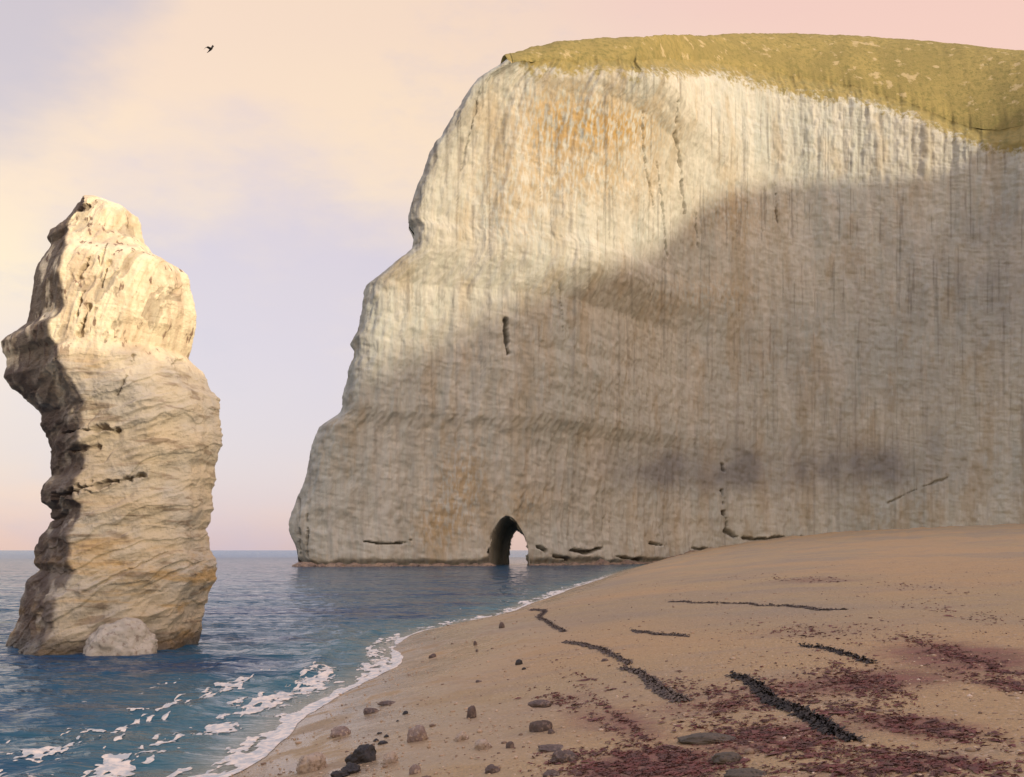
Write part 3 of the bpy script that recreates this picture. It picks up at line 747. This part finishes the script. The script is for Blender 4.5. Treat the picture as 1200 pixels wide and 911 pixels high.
    S(614, 785, 6, 4, BLACK, 'black stone, smaller of two together in the middle of the beach', name='black_stone', cat='stone', seed=34)
    S(588, 736, 8, 10, DARKR, 'small brown stone just inland of the far thin line of foam', seed=35)
    S(507, 771, 10, 7, DARKR, 'brown stone close to where the surf line turns', seed=36)
    S(557, 756, 5, 7, DARKR, 'little brown stone on bare sand above the wet patch', seed=37)
    S(559, 764, 4, 4, DARKR, 'tiny brown stone just in front of the little brown stone on bare sand', seed=38)
    S(561, 800, 9, 4, DARKR, 'small flat brown stone alone on the bare sand', seed=39)
    S(709, 775, 10, 5, DARKR, 'small dark stone lying beside the grey brown line of seaweed', seed=40)
    G4 = 'flat olive rocks at the bottom of the beach'
    S(832, 868, 86, 12, OLIVE, 'long flat olive rock, farthest of the three', name='flat_rock', cat='rock', group=G4, seed=42, rz=0, depth=.5)
    S(853, 893, 42, 15, OLIVE, 'short thick olive rock between the other two flat rocks', name='flat_rock', cat='rock', group=G4, seed=43, depth=.6)
    S(876, 911, 66, 13, OLIVE, 'flat olive rock cut by the bottom edge, nearest of the three', name='flat_rock', cat='rock', group=G4, seed=44, depth=.6)

def rubble():
    r = np.random.default_rng(77); bm = bmesh.new(); bmesh.ops.create_icosphere(bm, subdivisions=2, radius=1)
    tv = np.array([v.co[:] for v in bm.verts]); tf = np.array([[v.index for v in f.verts] for f in bm.faces]); bm.free()
    V = []; T = []; n = 0
    for i in range(520):
        px = r.uniform(352, 838)
        if 572 < px < 622: continue
        if 470 < px < 560 and r.random() < .5: continue
        u = (px-CX)/F; j = np.argmin(np.abs(FR[:, 0]/FR[:, 1]-u)+(FS > 170)*9+(FS < 2)*9); x0, y0 = FR[j]; x = x0*.997; y = y0-1.3-abs(r.normal(0, 1.3))
        x = u*y; s = min(r.lognormal(-.75, .5), 1.5)
        g = float(ground(np.array([x]), np.array([y]))[0]); z = max(g, -.1)
        c = tv*(1+.35*vnoise(tv[:, 0]*1.4+i*3, tv[:, 1]*1.4, tv[:, 2]*1.4, 5))[:, None]
        a = r.uniform(0, 6.28); c = c*np.array([s*r.uniform(.9, 1.8), s, s*r.uniform(.5, .8)])
        c = np.stack([c[:, 0]*np.cos(a)-c[:, 1]*np.sin(a), c[:, 0]*np.sin(a)+c[:, 1]*np.cos(a), c[:, 2]], -1)+np.array([x, y, z])
        V.append(c); T.append(tf+n); n += len(c)
    link('rubble', mesh_from('rubble', np.vstack(V), tris=np.vstack(T), smooth=False), m_rock('rubble_rock', (.34, .25, .17), (.22, .16, .12), (.13, .10, .08), .8, .12), kind='stuff', label='dark brown rock debris heaped along the waterline of the headland', cat='rubble')

# ------------------------------------------------------------------ seaweed
def strand(path, w, mat, label, seed, name='seaweed_strand', h=.035, dens=1.0):
    """a heap of tangled blades strewn along a line on the beach: ONE mesh"""
    r = np.random.default_rng(seed); P = [at(*p) for p in path]
    V = []; Fc = []
    seg = [(P[i], P[i+1]) for i in range(len(P)-1)]
    for (a, b), (pa, pb), wa in zip(seg, zip(path[:-1], path[1:]), [q_*.62 for q_ in w]):
        L = (b-a).length; cnt = int(max(20, L*150*dens*max(wa, .6)))
        for _ in range(cnt):
            t = r.random(); c = a.lerp(b, t); k = c.y/F
            off = (r.normal(0, .42)*1.7*(.35+1.1*abs(math.sin(t*9+wa*5+seed)))+.6*math.sin(c.x*3+c.y*1.7))*wa*k
            dirn = (b-a).normalized(); nrm = Vector((-dirn.y, dirn.x, 0))
            cx = c.x+nrm.x*off+r.normal(0, .01); cy = c.y+nrm.y*off*1.3+r.normal(0, .02)
            an = r.uniform(0, 6.28); l = r.uniform(.03, .11); ww = r.uniform(.008, .025)
            n = 4; base = len(V); curl = r.normal(0, 1.5); wa = wa; lift = .6*abs(r.normal(0, h))*np.exp(-(off/(wa*k*1.4+1e-6))**2)
            x, y = cx, cy
            for i in range(n+1):
                an2 = an+curl*i/n; x += math.cos(an2)*l/n; y += math.sin(an2)*l/n
                zz = lift+.01*math.sin(i*2.1+an)+.006
                q = ww*(1-.7*abs(i/n-.4))
                V.append((x-math.sin(an2)*q, y+math.cos(an2)*q, zz)); V.append((x+math.sin(an2)*q, y-math.cos(an2)*q, zz+.01*math.cos(an+i)))
            for i in range(n): Fc.append((base+2*i, base+2*i+1, base+2*i+3, base+2*i+2))
    V = np.array(V); V[:, 2] += ground(V[:, 0], V[:, 1])
    return link(name, mesh_from(name, V, quads=Fc), mat, label=label, cat='seaweed', group='dark lines of seaweed on the beach')
def flakes():
    r = np.random.default_rng(5); V = []; C = []
    pts = []
    for px, py, a, b, m, dn in WEED:
        n = int(2*a*b*dn*.62)
        u = r.normal(0, .55, n)*a; w = r.normal(0, .62, n)*b
        X = px+u; Yp = py+u*m+w
        keep = (fbm(X*.06, Yp*.25, oct=3, seed=301) > -.22) & (Yp < 935) & (Yp > 650)
        pts += list(zip(X[keep], Yp[keep]))
    pts = np.array(pts)
    # ray to ground, vectorised by bisection-free marching over a table
    ys = np.geomspace(5, 200, 260)
    u = (pts[:, 0]-CX)/F; v = (HZ-pts[:, 1])/F
    XX = u[:, None]*ys; YY = np.repeat(ys[None], len(u), 0)
    g = ground(XX, YY); diff = g-(EYE+v[:, None]*ys)
    k = np.argmax(diff > 0, 1); ok = (k > 0); k = np.maximum(k, 1)
    i = np.arange(len(u)); d0 = diff[i, k-1]; d1 = diff[i, k]; t = d0/(d0-d1+1e-9)
    y = ys[k-1]+(ys[k]-ys[k-1])*t; y = y[ok]; x = (u[ok])*y
    n = len(x); s = r.lognormal(-4.75, .45, n)*(1+y/26); an = r.uniform(0, 6.28, n)
    quads = []; verts = []
    K = 6
    for j in range(K):
        th = an+j*2*np.pi/K; rad = s*r.uniform(.45, 1.25, n)*np.where(j % 3 == 0, 1.5, .75)
        dx_ = np.cos(th-an)*rad*1.7; dy_ = np.sin(th-an)*rad*.6+.25*dx_*dx_/s
        verts.append(np.stack([x+np.cos(an)*dx_-np.sin(an)*dy_, y+np.sin(an)*dx_+np.cos(an)*dy_, r.uniform(.002, .018, n)*(1+y/40)], -1))
    Vv = np.stack(verts, 1).reshape(-1, 3); Vv[:, 2] += ground(Vv[:, 0], Vv[:, 1])
    b = np.arange(n)*K
    q = np.concatenate([np.stack([b, b+1, b+2, b+3], -1), np.stack([b, b+3, b+4, b+5], -1)])
    link('seaweed', mesh_from('seaweed', Vv, quads=q, smooth=False), WEEDR, kind='stuff', label='maroon scraps of dried seaweed strewn in bands over the beach', cat='seaweed')
def pebbles():
    r = np.random.default_rng(9); n = 15000
    px = r.uniform(200, 1260, n); rr = 6*np.exp(r.uniform(0, 1, n)**1.2*np.log(9.))
    x = (px-CX)/F*rr; y = rr; d = shore_d(x, y)
    cl = fbm(x*.7, y*.7, oct=3, seed=311)
    keep = (d > .15) & ((cl > .05) | (r.random(n) < .35)); x, y = x[keep], y[keep]; n = len(x)
    s = r.lognormal(-4.75, .45, n)*(1+y/60)
    bm = bmesh.new(); bmesh.ops.create_icosphere(bm, subdivisions=1, radius=1); bm.verts.ensure_lookup_table()
    tv = np.array([v.co[:] for v in bm.verts]); tf = np.array([[v.index for v in f.verts] for f in bm.faces]); bm.free()
    an = r.uniform(0, 6.28, n); ca, sa = np.cos(an), np.sin(an); el = r.uniform(.9, 1.6, n); fl = r.uniform(.4, .8, n)
    jit = 1+r.normal(0, .08, (n, len(tv)))
    lx = tv[None, :, 0]*jit*(s*el)[:, None]; ly = tv[None, :, 1]*jit*s[:, None]; lz = tv[None, :, 2]*jit*(s*fl)[:, None]
    X = x[:, None]+lx*ca[:, None]-ly*sa[:, None]; Y = y[:, None]+lx*sa[:, None]+ly*ca[:, None]; Z = ground(x, y)[:, None]+lz+(s*fl*.35)[:, None]
    T = (tf[None]+(np.arange(n)*len(tv))[:, None, None]).reshape(-1, 3)
    me = mesh_from('pebbles', np.stack([X, Y, Z], -1).reshape(-1, 3), tris=T)
    attr(me, 'tone', np.repeat(np.clip(r.normal(.42, .22, n), 0, 1), len(tv)))
    link('pebbles', me, PEB, kind='stuff', label='scattered small brown and buff pebbles on the beach', cat='pebbles')

# ------------------------------------------------------------------ bird
def build_bird():
    y = 62.; k = y/F; c = Vector(((247-CX)*k, y, EYE+(HZ-58)*k))
    m = NT('dark_plumage'); mat = m.done(m.mix(m.ramp(m.noise(8, 3), .4, .6), (.02, .018, .018), (.045, .04, .036)), .7)
    bm = bmesh.new()
    V = []; Q = []
    # body: rings along its axis
    prof = [(-.30, .004, 0), (-.25, .035, 0), (-.15, .05, 0), (-.02, .075, 0), (.10, .075, .005), (.18, .05, .015), (.22, .045, .02), (.26, .042, .02), (.30, .02, .015), (.345, .003, .008)]
    NR = 12
    for s, r, dz in prof:
        for j in range(NR):
            a = j*2*math.pi/NR; V.append((s, math.cos(a)*r, dz+math.sin(a)*r*.9))
    for i in range(len(prof)-1):
        for j in range(NR): Q.append((i*NR+j, i*NR+(j+1) % NR, (i+1)*NR+(j+1) % NR, (i+1)*NR+j))
    # wings: raised, thick aerofoil sections growing out of the body
    for sgn in (-1, 1):
        secs = [(.03, .02, .20, .02, .03), (.16, .10, .19, .03, .02), (.30, .17, .15, .05, .015), (.46, .17, .09, -.02, .010), (.60, .12, .03, -.10, .005)]
        b0 = len(V)
        for dy, dz, ch, cxs, th in secs:
            for (a, t) in ((.5, 0), (.2, 1), (-.2, .8), (-.5, 0), (-.2, -.6), (.2, -.8)): V.append((cxs+a*ch+.02, sgn*dy, dz+t*th))
        for i in range(len(secs)-1):
            for j in range(6): Q.append((b0+i*6+j, b0+i*6+(j+1) % 6, b0+(i+1)*6+(j+1) % 6, b0+(i+1)*6+j))
    # tail
    b0 = len(V)
    for x_, w_ in ((-.2, .03), (-.36, .07)):
        V += [(x_, -w_, .012), (x_, w_, .012), (x_, w_, -.006), (x_, -w_, -.006)]
    for j in range(4): Q.append((b0+j, b0+(j+1) % 4, b0+4+(j+1) % 4, b0+4+j))
    Q.append((b0+4, b0+5, b0+6, b0+7))
    me = mesh_from('seabird', V, quads=Q)
    o = link('seabird', me, mat, label='small dark bird flying high over the sea', cat='bird', loc=c)
    o.rotation_euler = (math.radians(35), math.radians(-20), math.radians(-35)); o.scale = (.95,)*3

# ------------------------------------------------------------------ sky, sun, camera
AZ = math.radians(50); EL = math.radians(13)       # sun to the right and behind the viewer
SUN = Vector((math.sin(AZ)*math.cos(EL), -math.cos(AZ)*math.cos(EL), math.sin(EL)))
def build_world():
    w = bpy.data.worlds.new('World'); sc.world = w; w.use_nodes = True
    t = w.node_tree; t.nodes.clear(); N = t.nodes.new; Lk = t.links.new
    out = N('ShaderNodeOutputWorld'); sky = N('ShaderNodeTexSky'); sky.sky_type = 'NISHITA'; sky.sun_disc = False
    sky.sun_elevation = EL; sky.sun_rotation = math.atan2(SUN.x, SUN.y); sky.air_density = 1.2; sky.dust_density = 2.0
    b1 = N('ShaderNodeBackground'); Lk(sky.outputs[0], b1.inputs[0]); b1.inputs[1].default_value = .05
    tc = N('ShaderNodeTexCoord'); sp = N('ShaderNodeSeparateXYZ'); Lk(tc.outputs['Generated'], sp.inputs[0])
    def M(op, a, b=0.):
        n = N('ShaderNodeMath'); n.operation = op
        for i, v in enumerate((a, b)):
            if isinstance(v, (int, float)): n.inputs[i].default_value = v
            else: Lk(v, n.inputs[i])
        return n.outputs[0]
    def noise(scale, mp, det=5, rough=.55):
        m = N('ShaderNodeMapping'); m.inputs['Scale'].default_value = mp; Lk(tc.outputs['Generated'], m.inputs[0])
        n = N('ShaderNodeTexNoise'); Lk(m.outputs[0], n.inputs[0]); n.inputs['Scale'].default_value = scale; n.inputs['Detail'].default_value = det; n.inputs['Roughness'].default_value = rough
        return n.outputs[0]
    n1 = noise(2.6, (1, 1, 2.2)); n2 = noise(7, (1, 1, 2.4), 6, .6)
    e = M('ADD', sp.outputs[2], M('MULTIPLY', M('SUBTRACT', n1, .5), .16)); e = M('ADD', e, M('MULTIPLY', M('SUBTRACT', n2, .5), .05))
    e = M('SUBTRACT', e, M('MULTIPLY', sp.outputs[0], .10))
    r = N('ShaderNodeValToRGB'); Lk(e, r.inputs[0]); cr = r.color_ramp; cr.interpolation = 'EASE'
    def lin(c): return tuple(((v/255)/12.92 if v/255 < .04045 else ((v/255+.055)/1.055)**2.4) for v in c)+(1,)
    stops = [(0, (226, 194, 186)), (.07, (236, 203, 194)), (.15, (220, 200, 203)), (.21, (232, 210, 202)), (.28, (255, 230, 188)), (.38, (255, 222, 188)), (.48, (246, 210, 190)), (.60, (212, 198, 205)), (1, (150, 165, 205))]
    while len(cr.elements) < len(stops): cr.elements.new(.5)
    for el, (p, c) in zip(cr.elements, stops): el.position = p; el.color = lin(c)
    # pinker towards the right, lavender wisps
    mx = N('ShaderNodeMix'); mx.data_type = 'RGBA'; Lk(r.outputs[0], mx.inputs[6]); mx.inputs[7].default_value = lin((250, 203, 184))
    rt = N('ShaderNodeMapRange'); Lk(sp.outputs[0], rt.inputs[0]); rt.inputs[1].default_value = .08; rt.inputs[2].default_value = .5; rt.inputs[4].default_value = .65; Lk(rt.outputs[0], mx.inputs[0])
    cur = mx.outputs[2]
    def cloud(cur, d, a, b, col, amt):
        v = N('ShaderNodeVectorMath'); v.operation = 'DOT_PRODUCT'; Lk(tc.outputs['Generated'], v.inputs[0]); v.inputs[1].default_value = Vector(d).normalized()[:]
        q = M('ADD', v.outputs['Value'], M('ADD', M('MULTIPLY', M('SUBTRACT', n1, .5), .055), M('MULTIPLY', M('SUBTRACT', n2, .5), .03)))
        g = N('ShaderNodeMapRange'); g.interpolation_type = 'SMOOTHSTEP'; Lk(q, g.inputs[0]); g.inputs[1].default_value = a; g.inputs[2].default_value = b; g.inputs[4].default_value = amt
        x = N('ShaderNodeMix'); x.data_type = 'RGBA'; Lk(g.outputs[0], x.inputs[0]); Lk(cur, x.inputs[6]); x.inputs[7].default_value = lin(col); return x.outputs[2]
    cur = cloud(cur, (-.24, .93, .38), .92, .995, (255, 222, 184), .65)    # yellow glow
    cur = cloud(cur, (-.25, .95, .17), .968, .998, (206, 193, 213), .8)    # mauve bank low down
    cur = cloud(cur, (-.56, .80, .56), .965, .995, (198, 186, 196), .8)    # lavender cloud high on the left
    cur = cloud(cur, (.40, .85, .52), .92, 1.0, (253, 202, 186), .55)
    wv = N('ShaderNodeMapRange'); wv.interpolation_type = 'SMOOTHSTEP'; Lk(noise(4.2, (1.4, 1, 3.2), 7, .62), wv.inputs[0]); wv.inputs[1].default_value = .52; wv.inputs[2].default_value = .70; wv.inputs[4].default_value = .28
    m2 = N('ShaderNodeMix'); m2.data_type = 'RGBA'; Lk(cur, m2.inputs[6]); m2.inputs[7].default_value = lin((205, 192, 206)); Lk(wv.outputs[0], m2.inputs[0])
    b2 = N('ShaderNodeBackground'); Lk(m2.outputs[2], b2.inputs[0]); 
    def ss(v, a, b):
        n = N('ShaderNodeMapRange'); n.interpolation_type = 'SMOOTHSTEP'; Lk(v, n.inputs[0]); n.inputs[1].default_value = a; n.inputs[2].default_value = b; return n.outputs[0]
    dv = N('ShaderNodeVectorMath'); dv.operation = 'DOT_PRODUCT'; Lk(tc.outputs['Generated'], dv.inputs[0]); dv.inputs[1].default_value = SUN[:]
    gain = M('ADD', .88, M('ADD', M('MULTIPLY', ss(sp.outputs[2], .5, .9), .75), M('MULTIPLY', ss(dv.outputs['Value'], 0, .9), .62)))   # thin cloud; unseen sky overhead and round the sun brightened as added fill
    Lk(gain, b2.inputs[1])
    ad = N('ShaderNodeAddShader'); Lk(b1.outputs[0], ad.inputs[0]); Lk(b2.outputs[0], ad.inputs[1]); Lk(ad.outputs[0], out.inputs[0])
    l = bpy.data.lights.new('sun', 'SUN'); l.energy = 3.1; l.angle = math.radians(2); l.color = (1, .86, .66)
    o = bpy.data.objects.new('sun', l); COL.objects.link(o); o.rotation_euler = SUN.to_track_quat('Z', 'Y').to_euler(); o.location = (50, -50, 80)
def build_camera():
    c = bpy.data.cameras.new('camera'); c.sensor_width = 36; c.lens = F/1200*36; c.shift_y = (HZ-455.5)/1200; c.clip_end = 60000; c.clip_start = .1
    o = bpy.data.objects.new('camera', c); COL.objects.link(o); o.location = (0, 0, EYE); o.rotation_euler = (math.radians(90), 0, 0); sc.camera = o

build_world(); build_camera()
build_sea(); build_beach(); build_foam()
build_headland(); build_stack(); build_boulder(); build_stones(); rubble()
strand([(857, 792), (868, 795), (884, 803), (900, 818), (905, 824), (925, 832), (945, 841), (960, 850), (977, 862)], [1.2, 1.6, 2.2, 2.6, 3.0, 3.0, 3.0, 3.2], WEEDB, 'thick black line of seaweed running down the right of the beach', 401, h=.05, dens=1.6)
strand([(985, 864), (1000, 871)], [2.6], WEEDB, 'short black tuft of seaweed below the thick black line', 402)
strand([(622, 715), (638, 716), (632, 724), (646, 733), (662, 741)], [1.6, 1.6, 1.2, 1.0], WEEDG, 'small crooked brown line of seaweed near the head of the inlet', 403)
strand([(662, 753), (685, 757), (705, 762), (725, 772), (738, 779)], [1.6, 2.0, 1.2, .9], WEEDG, 'grey brown line of seaweed in the middle of the beach', 404)
strand([(728, 784), (745, 788), (760, 797), (768, 806), (785, 815), (800, 824)], [1.2, 1.6, 3.0, 4.0, 4.2], WEEDG, 'dark grey brown line of seaweed that thickens towards the flat olive rocks', 405, dens=1.5)
strand([(782, 706), (830, 707), (880, 708), (925, 711), (990, 715)], [.7, .8, 1.0, 1.6], WEEDG, 'long thin dark line of seaweed across the upper beach', 406, dens=1.0)
strand([(742, 739), (760, 742), (790, 745), (806, 747)], [.9, .8, .7], WEEDG, 'short thin line of seaweed below the long thin one', 407, dens=1.3)
strand([(940, 757), (970, 761), (990, 768), (1020, 778)], [1.2, 1.2, 1.0], WEEDB, 'broken thin black line of seaweed on the right of the beach', 408, dens=1.1)
flakes(); pebbles(); build_bird()

sc.render.engine = 'CYCLES'
sc.cycles.use_denoising = True; sc.cycles.max_bounces = 6; sc.cycles.diffuse_bounces = 3
vs = sc.view_settings; vs.view_transform = 'Standard'; vs.look = 'None'; vs.exposure = 0; vs.gamma = 1; vs.use_curve_mapping = False
